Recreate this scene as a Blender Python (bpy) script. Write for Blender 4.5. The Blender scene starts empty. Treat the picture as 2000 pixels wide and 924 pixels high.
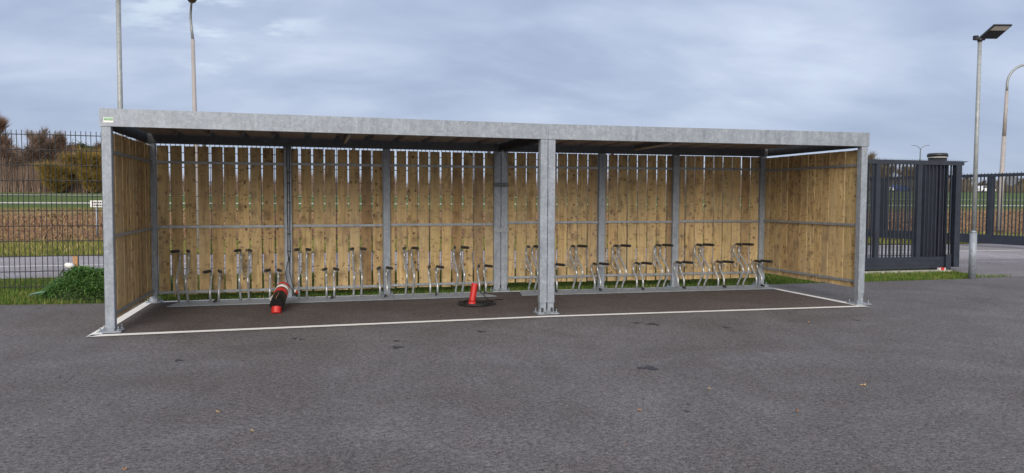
import bpy, math, random
from mathutils import Vector, Matrix
random.seed(7)
scene = bpy.context.scene
C = scene.collection
R = math.radians

# ------------------------------------------------------------------ camera, light, exposure
YAW, PITCH, ROLL = 0.2621, 0.0478, 0.0043
CAM = Vector((2.1978, -9.3288, 1.5066))
_f = Vector((math.sin(YAW)*math.cos(PITCH), math.cos(YAW)*math.cos(PITCH), -math.sin(PITCH)))
_r = Vector((math.cos(YAW), -math.sin(YAW), 0)); _u = _r.cross(_f)
_r2 = math.cos(ROLL)*_r + math.sin(ROLL)*_u; _u2 = math.cos(ROLL)*_u - math.sin(ROLL)*_r
cd = bpy.data.cameras.new('camera'); cam = bpy.data.objects.new('camera', cd); C.objects.link(cam)
cd.sensor_width = 36; cd.lens = 1486.466/2000*36; cd.clip_start = .05; cd.clip_end = 5000
cam.matrix_world = Matrix(((_r2.x, _u2.x, -_f.x, CAM.x), (_r2.y, _u2.y, -_f.y, CAM.y), (_r2.z, _u2.z, -_f.z, CAM.z), (0, 0, 0, 1)))
scene.camera = cam

SUN_EL, SUN_AZ = 25, 200          # azimuth clockwise from +y
sd = bpy.data.lights.new('sun', 'SUN'); sun = bpy.data.objects.new('sun', sd); C.objects.link(sun)
sd.energy = 1.6; sd.angle = R(32); sd.color = (1.0, .93, .84)
_sdir = Vector((math.sin(R(SUN_AZ))*math.cos(R(SUN_EL)), math.cos(R(SUN_AZ))*math.cos(R(SUN_EL)), math.sin(R(SUN_EL))))
sun.rotation_euler = _sdir.to_track_quat('Z', 'Y').to_euler(); sun.location = (0, -20, 30)
scene.view_settings.view_transform = 'Standard'; scene.view_settings.look = 'None'
scene.view_settings.exposure = 0.42; scene.view_settings.gamma = 1
scene.cycles.use_denoising = True
scene.cycles.max_bounces = 6
scene.cycles.denoising_prefilter = 'ACCURATE'

class NT:
    """short-hand for building node trees"""
    def __init__(s, tree): s.t = tree; s.n = tree.nodes; s.l = tree.links
    def add(s, typ, **kw):
        n = s.n.new(typ)
        for k, v in kw.items(): setattr(n, k, v)
        return n
    def put(s, sock, v):
        if v is None: return
        if isinstance(v, bpy.types.NodeSocket): s.l.new(v, sock)
        else:
            if isinstance(v, (tuple, list)) and len(v) == 3 and sock.type == 'RGBA': v = (*v, 1)
            sock.default_value = v
    def math(s, op, a, b=None, c=None, clamp=False):
        n = s.add('ShaderNodeMath', operation=op, use_clamp=clamp)
        s.put(n.inputs[0], a); s.put(n.inputs[1], b)
        if c is not None: s.put(n.inputs[2], c)
        return n.outputs[0]
    def sep(s, v): n = s.add('ShaderNodeSeparateXYZ'); s.put(n.inputs[0], v); return n.outputs
    def comb(s, x, y, z):
        n = s.add('ShaderNodeCombineXYZ'); s.put(n.inputs[0], x); s.put(n.inputs[1], y); s.put(n.inputs[2], z); return n.outputs[0]
    def noise(s, vec, scale, detail=4, rough=.55, dist=0, out=0):
        n = s.add('ShaderNodeTexNoise'); s.put(n.inputs['Vector'], vec); s.put(n.inputs['Scale'], scale)
        n.inputs['Detail'].default_value = detail; n.inputs['Roughness'].default_value = rough; n.inputs['Distortion'].default_value = dist
        return n.outputs[out]
    def vor(s, vec, scale, feature='F1', out='Distance', rnd=1):
        n = s.add('ShaderNodeTexVoronoi', feature=feature); s.put(n.inputs['Vector'], vec); s.put(n.inputs['Scale'], scale)
        n.inputs['Randomness'].default_value = rnd; return n.outputs[out]
    def ramp(s, fac, stops, interp='LINEAR'):
        n = s.add('ShaderNodeValToRGB'); s.put(n.inputs[0], fac); cr = n.color_ramp; cr.interpolation = interp
        while len(cr.elements) < len(stops): cr.elements.new(.5)
        for e, (p, c) in zip(cr.elements, stops):
            e.position = p; e.color = (*c, 1) if isinstance(c, (tuple, list)) else (c, c, c, 1)
        return n.outputs[0]
    def mix(s, fac, a, b, blend='MIX'):
        n = s.add('ShaderNodeMix', data_type='RGBA', blend_type=blend); s.put(n.inputs[0], fac); s.put(n.inputs[6], a); s.put(n.inputs[7], b); return n.outputs[2]
    def maprange(s, v, a, b, c=0, d=1, smooth=False):
        n = s.add('ShaderNodeMapRange', interpolation_type='SMOOTHSTEP' if smooth else 'LINEAR')
        for i, x in enumerate((v, a, b, c, d)): s.put(n.inputs[i], x)
        return n.outputs[0]
    def bump(s, h, strength=.3, dist=.01):
        n = s.add('ShaderNodeBump'); s.put(n.inputs['Height'], h); n.inputs['Strength'].default_value = strength; n.inputs['Distance'].default_value = dist; return n.outputs[0]

# --- overcast sky
w = bpy.data.worlds.new('World'); scene.world = w; w.use_nodes = True
nt = NT(w.node_tree); nt.n.clear()
sky = nt.add('ShaderNodeTexSky', sky_type='NISHITA'); sky.sun_disc = False; sky.sun_elevation = R(SUN_EL); sky.sun_rotation = R(SUN_AZ)
tc = nt.add('ShaderNodeTexCoord'); d = nt.sep(tc.outputs['Generated'])
zz = nt.math('MAXIMUM', d[2], 0.0); den = nt.math('ADD', zz, .34)
px = nt.math('DIVIDE', d[0], den); py = nt.math('DIVIDE', d[1], den)
pv = nt.comb(px, nt.math('MULTIPLY', py, 1.5), 0)
n1 = nt.noise(pv, 1.35, 7, .5, .35)
n2 = nt.noise(nt.comb(nt.math('ADD', px, nt.math('MULTIPLY', py, .5)), nt.math('MULTIPLY', py, 1.9), 4.2), 2.6, 6, .5, .4)
cl = nt.math('ADD', nt.math('MULTIPLY', n1, .65), nt.math('MULTIPLY', n2, .35))
ccol = nt.ramp(cl, [(.32, (3.6, 4.5, 6.5)), (.43, (4.5, 5.4, 7.4)), (.51, (5.3, 6.2, 8.2)), (.59, (6.3, 7.2, 9.1)), (.72, (8.2, 9.3, 10.9))])
# a cover of stratus gets brighter towards the zenith
zf = nt.maprange(d[2], .32, .95, 1.0, 1.35, True)
hz = nt.maprange(d[2], .0, .16, 1.0, 0.0, True)
ccol = nt.mix(nt.math('MULTIPLY', hz, .55), ccol, (5.3, 6.3, 8.1))
ccol = nt.mix(1.0, ccol, nt.comb(zf, zf, zf), 'MULTIPLY')
# the cover is thinner and whiter round the hidden sun, behind the camera
sv = nt.add('ShaderNodeVectorMath', operation='DOT_PRODUCT'); nt.put(sv.inputs[0], tc.outputs['Generated']); sv.inputs[1].default_value = _sdir
glow = nt.maprange(sv.outputs['Value'], -.05, .95, 0, 1, True)
ccol = nt.mix(glow, ccol, (15.5, 14.6, 13.6))
# a thin bright break in the cloud
bv = nt.add('ShaderNodeVectorMath', operation='DOT_PRODUCT'); nt.put(bv.inputs[0], tc.outputs['Generated']); bv.inputs[1].default_value = Vector((-.105, .955, .277)).normalized()
br_ = nt.math('MULTIPLY', nt.maprange(bv.outputs['Value'], .985, .9995, 0, 1, True), nt.maprange(nt.noise(nt.comb(px, nt.math('MULTIPLY', py, 1.8), 1.3), 4.5, 5, .6), .48, .66, 0, 1, True))
ccol = nt.mix(nt.math('MULTIPLY', br_, .6), ccol, (9.2, 10.6, 11.6))
mx = nt.mix(.93, sky.outputs[0], ccol)
bg = nt.add('ShaderNodeBackground'); nt.put(bg.inputs[0], mx); bg.inputs[1].default_value = .07
out = nt.add('ShaderNodeOutputWorld'); nt.l.new(bg.outputs[0], out.inputs[0])

# ------------------------------------------------------------------ materials
def mat(name, col=(.5, .5, .5), rough=.6, metal=0, spec=None):
    m = bpy.data.materials.new(name); m.use_nodes = True
    b = m.node_tree.nodes['Principled BSDF']; t = NT(m.node_tree)
    t.put(b.inputs['Base Color'], col); t.put(b.inputs['Roughness'], rough); b.inputs['Metallic'].default_value = metal
    if spec is not None: b.inputs['Specular IOR Level'].default_value = spec
    return m, t, b
def pos(t): return t.add('ShaderNodeNewGeometry').outputs['Position']
def island(t): return t.add('ShaderNodeNewGeometry').outputs['Random Per Island']

def plain(name, col, rough=.6, metal=0, var=.15, scale=18, spec=None):
    m, t, b = mat(name, col, rough, metal, spec); p = pos(t)
    n = t.noise(p, scale, 5, .6)
    dk = tuple(c*(1-var) for c in col); lt = tuple(min(1, c*(1+var)) for c in col)
    t.put(b.inputs['Base Color'], t.ramp(n, [(.3, dk), (.7, lt)]))
    return m

def galvanized(name, lo, hi, metal=.25, rough=.5, streak=True):
    m, t, b = mat(name, hi, rough, metal); p = pos(t)
    sp = t.vor(p, 38, out='Color'); spg = t.sep(sp)[0]
    n = t.noise(p, 5, 6, .65); s = t.sep(p)
    st = t.noise(t.comb(t.math('MULTIPLY', t.math('ADD', s[0], s[1]), 26), 0, t.math('MULTIPLY', s[2], 2.2)), 1, 4, .6)
    f = t.math('ADD', t.math('ADD', t.math('MULTIPLY', n, .50), t.math('MULTIPLY', spg, .12)), t.math('MULTIPLY', st, .42))
    col = t.ramp(f, [(.22, lo), (.72, hi)])
    mot = t.noise(p, 17, 5, .7, .8); col = t.mix(t.maprange(mot, .50, .66, 0, .38, True), col, tuple(min(1, c*q) for c, q in zip(hi, (1.30, 1.27, 1.18))))
    col = t.mix(t.maprange(mot, .46, .36, 0, .35, True), col, lo)
    drip = t.noise(t.comb(t.math('MULTIPLY', t.math('ADD', s[0], s[1]), 7), 0, t.math('MULTIPLY', s[2], 1.3)), 1, 5, .65, 1.5)
    col = t.mix(t.maprange(drip, .55, .72, 0, .4, True), col, tuple(min(1, c*1.35) for c in hi))
    col = t.mix(t.maprange(drip, .44, .30, 0, .35, True), col, tuple(c*.7 for c in lo))
    t.put(b.inputs['Base Color'], col)
    t.put(b.inputs['Roughness'], t.maprange(n, .3, .7, rough-.1, rough+.12))
    t.put(b.inputs['Normal'], t.bump(st, .06, .004))
    return m

M = {}
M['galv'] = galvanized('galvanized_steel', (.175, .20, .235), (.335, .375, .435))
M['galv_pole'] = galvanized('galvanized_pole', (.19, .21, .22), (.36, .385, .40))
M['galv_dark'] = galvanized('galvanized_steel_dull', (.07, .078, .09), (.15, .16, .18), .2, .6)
M['tube'] = galvanized('galvanized_tube', (.33, .35, .37), (.56, .58, .60), .5, .32)
M['rail'] = galvanized('rail_steel', (.20, .22, .245), (.37, .40, .44), .4, .45)
M['beam'] = plain('shaded_beam_steel', (.045, .047, .053), .9, 0, .25, 9, .15)  # side beams: shade under the roof is put into this near-black colour
M['roofsheet'] = plain('roof_sheet_coating', (.27, .21, .19), .5, 0, .25, 9)
M['rubber'] = plain('black_rubber', (.018, .018, .019), .55, 0, .3, 60)
M['cable'] = plain('black_cable', (.02, .02, .022), .45, 0, .2, 60)
M['blackplastic'] = plain('black_plastic_film', (.008, .008, .009), .5, 0, .4, 30, .25)
M['red'] = plain('red_duct', (.50, .02, .016), .45, 0, .18, 40)
M['redtape'] = plain('red_tape', (.52, .025, .025), .4, 0, .15, 40)
M['whitetape'] = plain('white_tape', (.78, .76, .74), .45, 0, .08, 40)
M['anthracite'] = plain('anthracite_paint', (.020, .026, .040), .42, 0, .25, 6)
M['wire'] = plain('fence_wire', (.018, .020, .022), .5, 0, .2, 30)
M['creampole'] = plain('pale_grey_mast', (.33, .31, .31), .5, 0, .1, 5)
M['lampblack'] = plain('lamp_black', (.02, .02, .024), .4, 0, .2, 20)
M['lampglass'] = plain('lamp_glass', (.34, .32, .30), .2, 0, .1, 20)
M['paint'] = None
M['white'] = plain('white_enamel', (.75, .75, .75), .4, 0, .06, 10)
M['concrete'] = plain('concrete', (.42, .40, .37), .85, 0, .25, 14)
M['green_label'] = plain('green_label', (.06, .34, .10), .4, 0, .05, 10)
M['stake'] = plain('stake_wood', (.42, .24, .12), .8, 0, .2, 30)
M['greypipe'] = plain('grey_pipe', (.22, .23, .24), .5, 0, .15, 30)
M['carwhite'] = plain('car_white', (.7, .72, .74), .25, 0, .03, 3)
M['carblue'] = plain('car_blue', (.03, .08, .30), .25, 0, .03, 3)
M['carglass'] = plain('car_glass', (.03, .035, .04), .1, 0, .1, 3)
M['tyre'] = plain('tyre', (.02, .02, .02), .8, 0, .1, 20)
M['leaf_or'] = plain('dry_leaf_orange', (.38, .19, .09), .7, 0, .3, 60)
M['leaf_tan'] = plain('dry_leaf_tan', (.48, .33, .18), .7, 0, .3, 60)
M['darktext'] = plain('dark_lettering', (.05, .05, .06), .6, 0, .1, 30)
M['cream'] = plain('cream_plastic', (.50, .42, .34), .4, 0, .1, 30)
M['bark'] = plain('bark', (.16, .125, .10), .9, 0, .3, 6)
M['paleleaf'] = plain('pale_green_foil', (.12, .25, .13), .5, 0, .15, 20)
M['stain'] = plain('oil_spot', (.035, .037, .045), .6, 0, .3, 25)

def wood():
    m, t, b = mat('pressure_treated_pine', rough=.75); p = t.sep(pos(t)); ri = island(t)
    u = t.math('ADD', p[0], p[1]); off = t.math('MULTIPLY', ri, 53.0)
    uu = t.math('ADD', u, off); vv = t.math('ADD', p[2], t.math('MULTIPLY', ri, 17.0))
    wob = t.noise(t.comb(t.math('MULTIPLY', uu, 6), vv, off), 1.2, 2, .5)
    g = t.noise(t.comb(t.math('ADD', t.math('MULTIPLY', uu, 42), t.math('MULTIPLY', wob, 10)), t.math('MULTIPLY', vv, 1.1), off), 1, 5, .6)
    col = t.ramp(g, [(.30, (.36, .245, .108)), (.5, (.55, .395, .188)), (.72, (.70, .53, .275))])
    # board to board tone, some browner, some greener
    rb = t.ramp(ri, [(0, (.50, .42, .36)), (.10, (.66, .58, .50)), (.3, (1.0, .97, .93)), (.5, (.86, .86, .80)), (.7, (1.08, 1.05, 1.0)), (.85, (.9, .88, .85)), (1, (1.16, 1.12, 1.05))])
    col = t.mix(1, col, rb, 'MULTIPLY')
    blot = t.noise(t.comb(t.math('MULTIPLY', uu, 5), t.math('MULTIPLY', vv, 1.6), off), 1, 4, .6)
    col = t.mix(t.maprange(blot, .52, .75, 0, .55, True), col, (.17, .10, .042))
    # knots with a darker halo
    wc = t.noise(t.comb(t.math('MULTIPLY', uu, 22), t.math('MULTIPLY', vv, 22), off), 1, 3, .6, out=1); wcs = t.sep(wc)
    ku = t.math('ADD', uu, t.math('MULTIPLY', t.math('SUBTRACT', wcs[0], .5), .045)); kv = t.math('ADD', vv, t.math('MULTIPLY', t.math('SUBTRACT', wcs[1], .5), .06))
    def knots(sx, sz, seed, thr, r0, r1, strength, col):
        v = t.comb(t.math('MULTIPLY', ku, sx), t.math('ADD', t.math('MULTIPLY', kv, sz), seed), seed)
        n = t.add('ShaderNodeTexVoronoi', voronoi_dimensions='2D'); t.put(n.inputs['Vector'], v); n.inputs['Scale'].default_value = 1
        keep = t.math('GREATER_THAN', t.sep(n.outputs['Color'])[1], thr)
        f = t.math('MULTIPLY', t.math('MULTIPLY', t.maprange(n.outputs['Distance'], r0, r1, strength, 0, True), keep), few)
        return t.mix(f, col, (.085, .042, .019))
    few = t.maprange(t.math('FRACT', t.math('MULTIPLY', ri, 37.0)), 0, 1, .45, 1.15)
    col = knots(8, 5.6, 3.3, .42, .06, .19, .92, col)
    col = knots(6, 4.4, 8.1, .42, .00, .50, .55, col)
    col = knots(16, 11, 1.7, .60, .04, .20, .8, col)
    # bark streaks running off sideways from a knot
    col = knots(4.5, 14, 5.9, .55, .0, .28, .75, col)
    # cathedral streaks running off knots
    st = t.noise(t.comb(t.math('MULTIPLY', uu, 9), t.math('MULTIPLY', vv, 14), off), 1, 3, .6, 1.2)
    col = t.mix(t.maprange(st, .66, .78, 0, .6, True), col, (.13, .07, .03))
    grey = t.noise(t.comb(t.math('MULTIPLY', uu, 3), t.math('MULTIPLY', vv, .8), off), 1, 4, .6)
    col = t.mix(t.maprange(grey, .35, .7, .04, .30, True), col, (.40, .35, .27))
    t.put(b.inputs['Base Color'], col)
    t.put(b.inputs['Normal'], t.bump(g, .25, .003))
    return m
M['wood'] = wood()

def asphalt(name, tint, dark=1.0):
    m, t, b = mat(name, rough=.88, spec=.35); p = pos(t)
    big = t.noise(p, .55, 5, .65, .8); mid = t.noise(p, 2.3, 5, .6, .6); fine = t.noise(p, 95, 3, .75); fine2 = t.noise(t.mix(1, p, (.8, 1.0, 1), 'MULTIPLY'), 34, 5, .8)
    base = t.ramp(big, [(.32, (.088, .079, .080)), (.5, (.112, .107, .111)), (.66, (.136, .131, .139))])
    base = t.mix(t.maprange(mid, .35, .7, 0, .5), base, (.100, .086, .083))
    sp = t.math('ADD', t.math('MULTIPLY', fine, .5), t.math('MULTIPLY', fine2, .5))
    k = t.maprange(sp, .37, .63, .14, 1.92)
    base = t.mix(1, base, t.comb(k, k, k), 'MULTIPLY')
    vo = t.add('ShaderNodeTexVoronoi'); t.put(vo.inputs['Vector'], p); vo.inputs['Scale'].default_value = 55
    gr = t.math('MULTIPLY', t.maprange(vo.outputs['Distance'], .12, .3, 1, 0), t.math('GREATER_THAN', t.sep(vo.outputs['Color'])[0], .80))
    base = t.mix(t.math('MULTIPLY', gr, .55), base, (.30, .29, .28))
    pit = t.math('MULTIPLY', t.maprange(vo.outputs['Distance'], .2, .42, 1, 0), t.math('LESS_THAN', t.sep(vo.outputs['Color'])[1], .22))
    base = t.mix(t.math('MULTIPLY', pit, .7), base, (.03, .028, .03))
    # scuffs, droppings and pale chips
    v2 = t.add('ShaderNodeTexVoronoi'); t.put(v2.inputs['Vector'], t.mix(.06, p, t.noise(p, 30, 3, .6, out=1), 'ADD')); v2.inputs['Scale'].default_value = 2.6
    chip = t.math('MULTIPLY', t.maprange(v2.outputs['Distance'], .012, .035, 1, 0), t.math('GREATER_THAN', t.sep(v2.outputs['Color'])[0], .30))
    base = t.mix(t.math('MULTIPLY', chip, .65), base, (.42, .40, .38))
    damp = t.noise(t.mix(1, p, (2.0, .8, 1), 'MULTIPLY'), .9, 5, .65, 1.0)
    base = t.mix(t.maprange(damp, .52, .74, 0, .30, True), base, (.05, .045, .045))
    base = t.mix(1, base, tint, 'MULTIPLY')
    t.put(b.inputs['Base Color'], base)
    t.put(b.inputs['Normal'], t.bump(sp, .8, .012))
    return m
M['asphalt'] = asphalt('asphalt_yard', (1, 1, 1))
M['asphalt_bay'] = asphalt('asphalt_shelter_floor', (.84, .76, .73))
M['asphalt_road'] = asphalt('asphalt_road', (2.35, 2.35, 2.45))
M['asphalt_drive'] = asphalt('asphalt_driveway', (1.55, 1.55, 1.6))

def paint():
    m, t, b = mat('road_paint', rough=.7); p = pos(t)
    n = t.noise(p, 35, 5, .7); n2 = t.noise(p, 3, 4, .6)
    c = t.ramp(n, [(.25, (.42, .40, .38)), (.42, (.74, .73, .71)), (.7, (.80, .80, .79))])
    c = t.mix(t.maprange(n2, .5, .75, 0, .25), c, (.35, .33, .31))
    t.put(b.inputs['Base Color'], c); return m
M['paint'] = paint()

def terrain_mat():
    m, t, b = mat('fields', rough=.95, spec=.1); P = pos(t); p = t.sep(P)
    wob = t.noise(P, .16, 4, .6); w2 = t.noise(P, 1.3, 4, .65)
    y = t.math('ADD', p[1], t.math('MULTIPLY', t.math('SUBTRACT', wob, .5), 5))
    y = t.math('ADD', y, t.math('MULTIPLY', t.math('SUBTRACT', w2, .5), 2.2))
    f = t.math('DIVIDE', y, 100.0)
    g1 = (.075, .115, .022); g2 = (.10, .13, .03); yg = (.21, .19, .06); br = (.26, .155, .08); dk = (.10, .065, .045)
    zone = t.ramp(f, [(0.0, g1), (.13, g2), (.155, yg), (.205, (.17, .165, .05)), (.218, (.06, .05, .025)), (.235, (.24, .15, .08)), (.27, br), (.34, (.29, .185, .10)), (.385, (.26, .20, .09)), (.41, (.16, .17, .045)), (.45, (.095, .14, .045)), (.9, (.09, .135, .05))])
    n = t.noise(t.mix(1, P, (1, 1.0, 1), 'MULTIPLY'), .45, 6, .7)
    dkpatch = t.math('MULTIPLY', t.maprange(n, .55, .68, 0, .75, True), t.math('MULTIPLY', t.maprange(y, 23, 25, 0, 1), t.maprange(y, 36, 40, 1, 0)))
    zone = t.mix(dkpatch, zone, (.07, .045, .04))
    fn = t.noise(t.mix(1, P, (1, 2.5, 1), 'MULTIPLY'), 5, 6, .75); k = t.maprange(fn, .3, .7, .45, 1.55)
    zone = t.mix(1, zone, t.comb(k, k, k), 'MULTIPLY')
    fn2 = t.noise(P, 1.1, 5, .7)
    zone = t.mix(t.maprange(fn2, .5, .72, 0, .45), zone, (.22, .17, .07))
    t.put(b.inputs['Base Color'], zone); t.put(b.inputs['Normal'], t.bump(fn, .8, .15))
    return m
M['terrain'] = terrain_mat()

def blade_mat(name, stops, trans=0.0):
    m, t, b = mat(name, rough=.7, spec=.2); ri = island(t)
    n = t.noise(pos(t), .9, 4, .6)
    f = t.math('ADD', t.math('MULTIPLY', ri, .6), t.math('MULTIPLY', n, .4))
    t.put(b.inputs['Base Color'], t.ramp(f, stops)); return m
M['grass'] = blade_mat('grass_blades', [(.15, (.035, .075, .012)), (.42, (.065, .135, .02)), (.60, (.12, .19, .03)), (.74, (.20, .20, .06)), (.88, (.33, .28, .13))])
M['verge'] = blade_mat('verge_blades', [(.15, (.08, .11, .02)), (.45, (.17, .19, .04)), (.65, (.27, .24, .08)), (.85, (.36, .28, .12))])
M['weeds'] = blade_mat('weed_leaves', [(.15, (.016, .045, .012)), (.45, (.045, .12, .022)), (.7, (.09, .20, .04)), (.9, (.22, .33, .12))])
M['drygrass'] = blade_mat('dry_reed', [(.15, (.07, .04, .03)), (.40, (.20, .11, .07)), (.6, (.29, .175, .105)), (.78, (.30, .235, .10)), (.9, (.38, .28, .17))])
M['twig_brown'] = blade_mat('twigs_brown', [(.1, (.095, .065, .05)), (.5, (.185, .125, .095)), (.9, (.27, .20, .16))])
M['twig_red'] = blade_mat('twigs_red_brown', [(.1, (.11, .065, .045)), (.5, (.20, .12, .085)), (.9, (.28, .18, .13))])
M['twig_ochre'] = blade_mat('twigs_ochre', [(.1, (.12, .085, .03)), (.5, (.235, .165, .045)), (.9, (.33, .24, .07))])
M['leaf_dark'] = blade_mat('evergreen_leaves', [(.1, (.015, .03, .012)), (.5, (.035, .06, .022)), (.9, (.08, .10, .045))])
M['twig_far'] = blade_mat('far_twigs', [(.1, (.085, .07, .05)), (.5, (.15, .125, .085)), (.9, (.23, .19, .14))])

# ------------------------------------------------------------------ mesh helpers
class MB:
    def __init__(s): s.v = []; s.f = []; s.sm = []
    def add(s, vs, fs, smooth=False):
        o = len(s.v); s.v += [tuple(v) for v in vs]; s.f += [tuple(i+o for i in f) for f in fs]; s.sm += [smooth]*len(fs); return s
    def box(s, x0, x1, y0, y1, z0, z1, T=None):
        vs = [Vector((x, y, z)) for x in (x0, x1) for y in (y0, y1) for z in (z0, z1)]
        if T: vs = [T(v) for v in vs]
        return s.add(vs, [(0, 1, 3, 2), (4, 6, 7, 5), (0, 4, 5, 1), (2, 3, 7, 6), (0, 2, 6, 4), (1, 5, 7, 3)])
    def bbox(s, x0, x1, y0, y1, z0, z1, c=.004, T=None):
        """box with its four vertical edges chamfered"""
        pr = [(x0+c, y0), (x1-c, y0), (x1, y0+c), (x1, y1-c), (x1-c, y1), (x0+c, y1), (x0, y1-c), (x0, y0+c)]
        vs = [Vector((x, y, z0)) for x, y in pr]+[Vector((x, y, z1)) for x, y in pr]
        if T: vs = [T(v) for v in vs]
        return s.add(vs, [tuple(range(7, -1, -1)), tuple(range(8, 16))]+[(i, (i+1) % 8, (i+1) % 8+8, i+8) for i in range(8)])
    def tube(s, pts, r, n=8, cap=True):
        pts = [Vector(p) for p in pts]; k = len(pts); rs = r if isinstance(r, (list, tuple)) else [r]*k
        vs = []; up = None
        for i, p in enumerate(pts):
            t = ((pts[min(i+1, k-1)]-p).normalized()+(p-pts[max(i-1, 0)]).normalized())
            if t.length < 1e-6: t = pts[min(i+1, k-1)]-pts[max(i-1, 0)]
            t.normalize()
            if up is None: up = Vector((0, 0, 1)) if abs(t.z) < .9 else Vector((1, 0, 0))
            a = t.cross(up)
            if a.length < 1e-4: a = t.cross(Vector((0, 1, 0)))
            a.normalize(); b = t.cross(a).normalized(); up = -b if False else up
            up = (a.cross(t)).normalized()
            for j in range(n):
                th = 2*math.pi*j/n; vs.append(p+(a*math.cos(th)+b*math.sin(th))*rs[i])
        fs = [(i*n+j, i*n+(j+1) % n, (i+1)*n+(j+1) % n, (i+1)*n+j) for i in range(k-1) for j in range(n)]
        s.add(vs, fs, True)
        if cap:
            o = len(s.v)-len(vs); s.f += [tuple(o+j for j in range(n-1, -1, -1)), tuple(o+(k-1)*n+j for j in range(n))]; s.sm += [False, False]
        return s
    def prism(s, prof, x0, x1, T=None):
        """profile in (y,z) swept along x"""
        n = len(prof); vs = [Vector((x0, y, z)) for y, z in prof]+[Vector((x1, y, z)) for y, z in prof]
        if T: vs = [T(v) for v in vs]
        return s.add(vs, [tuple(range(n)), tuple(range(2*n-1, n-1, -1))]+[(i, i+n, (i+1) % n+n, (i+1) % n) for i in range(n)])
    def disc(s, c, r, nrm, th=.01, n=24):
        nrm = Vector(nrm).normalized(); return s.tube([Vector(c)-nrm*th/2, Vector(c)+nrm*th/2], r, n)
    def build(s, name, m, parent=None, fix=True):
        me = bpy.data.meshes.new(name)
        off = worldloc(parent) if parent else Vector((0, 0, 0))
        vs = [(v[0]-off.x, v[1]-off.y, v[2]-off.z) for v in s.v]
        me.from_pydata(vs, [], s.f)
        me.polygons.foreach_set('use_smooth', s.sm)
        me.materials.append(m)
        if fix:
            import bmesh
            bm = bmesh.new(); bm.from_mesh(me); bmesh.ops.recalc_face_normals(bm, faces=bm.faces); bm.to_mesh(me); bm.free()
        me.update()
        o = bpy.data.objects.new(name, me); C.objects.link(o)
        if parent: o.parent = parent
        return o
def worldloc(o):
    v = Vector((0, 0, 0))
    while o: v = v+o.location; o = o.parent
    return v
def tag(o, label, cat, group=None):
    o['label'] = label; o['category'] = cat
    if group: o['group'] = group
    elif 'group' in o: del o['group']
    return o
def thing(name, loc, label, cat, group=None):
    o = bpy.data.objects.new(name, None); C.objects.link(o); o.location = loc; o.empty_display_size = .2
    return tag(o, label, cat, group)
def struct(o, kind='structure'): o['kind'] = kind; return o
def kids(o): return [c for c in bpy.data.objects if c.parent == o]
def dup(root, loc, label, group=None, rotz=0, scale=None):
    def rec(o, par):
        ch = kids(o); c = o.copy(); C.objects.link(c); c.parent = par
        for k in ch: rec(k, c)
        return c
    r = rec(root, None); r.location = loc; r.rotation_euler = (0, 0, rotz)
    if scale: r.scale = scale
    r['label'] = label
    if group: r['group'] = group
    return r

# ------------------------------------------------------------------ setting
def zprof(y):
    P = [(-400, 0), (19.5, 0), (21.4, -.16), (22.6, -.12), (24.5, 0.02), (30, .33), (36, .66), (41, .88), (50, 1.12), (60, 1.5), (75, 2.0), (100, 2.25), (120, 3.4), (124, 3.6), (136, 3.6), (145, 3.0), (200, 2.6), (400, 2), (3000, 0)]
    for (a, za), (b, zb) in zip(P, P[1:]):
        if y <= b: return za+(zb-za)*(y-a)/(b-a)
    return 0
g = MB(); ys = [-300, -60, -20, 0, 5, 10, 15, 18]+[19+.5*i for i in range(14)]+[27+2*i for i in range(50)]+[49.6, 51.6, 67, 68.2, 75, 60, 50, 130, 136, 140, 145, 160, 200, 300, 500, 1000, 3000]
ys = sorted(set(ys)); xs = [-2500, -800, -300]+[-150+6*i for i in range(76)]+[450, 900, 2500]
rg = random.Random(3)
for y in ys:
    for x in xs:
        j = (rg.uniform(-.09, .09) if 23 < y < 46 and abs(x) < 300 else 0)
        g.v.append((x, y, zprof(y)+j))
nx = len(xs)
for i in range(len(ys)-1):
    for j in range(nx-1): g.f.append((i*nx+j, i*nx+j+1, (i+1)*nx+j+1, (i+1)*nx+j)); g.sm.append(True)
struct(g.build('ground', M['terrain'], fix=False))

def sheet(name, poly, z, m, grid=None):
    s = MB(); s.add([(x, y, z) for x, y in poly], [tuple(range(len(poly)))]); return struct(s.build(name, m, fix=False))
# yard: edge of the grass runs along y = 2.72, the driveway leaves to the right of the gate
sheet('asphalt_yard', [(-60, -80), (90, -80), (90, 2.9), (15.1, 2.9), (14.6, 2.72), (8.0, 2.70), (4.0, 2.72), (-0.6, 2.66), (-2.0, 2.80), (-60, 2.95)], .004, M['asphalt'])
sheet('driveway', [(15.15, 2.9), (90, 2.9), (90, 6.7), (15.9, 6.7), (15.75, 4.1), (15.55, 3.3)], .004, M['asphalt_drive'])
sheet('road', [(-300, 6.7), (300, 6.7), (300, 12.7), (-300, 12.7)], .008, M['asphalt_road'])
s = MB()
for k in range(-12, 60): s.add([(k*4.5, 9.5, .012), (k*4.5+4.45, 9.5, .012), (k*4.5+4.45, 9.62, .012), (k*4.5, 9.62, .012)], [(0, 1, 2, 3)])
struct(s.build('road_markings', M['paint'], fix=False))
# far cycle path and motorway
def ribbon(name, y0, y1, m, dz=.06):
    s = MB(); s.add([(-300, y0, zprof(y0)+dz), (400, y0, zprof(y0)+dz), (400, y1, zprof(y1)+dz), (-300, y1, zprof(y1)+dz)], [(0, 1, 2, 3)]); struct(s.build(name, m, fix=False))
M['palepath'] = plain('pale_path', (.46, .44, .40), .9, 0, .15, 2)
ribbon('cycle_path', 49.6, 51.6, M['palepath'], .03)
ribbon('field_track', 67, 68.2, M['palepath'], .03)
ribbon('motorway', 125, 135, M['palepath'], .05)

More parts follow.
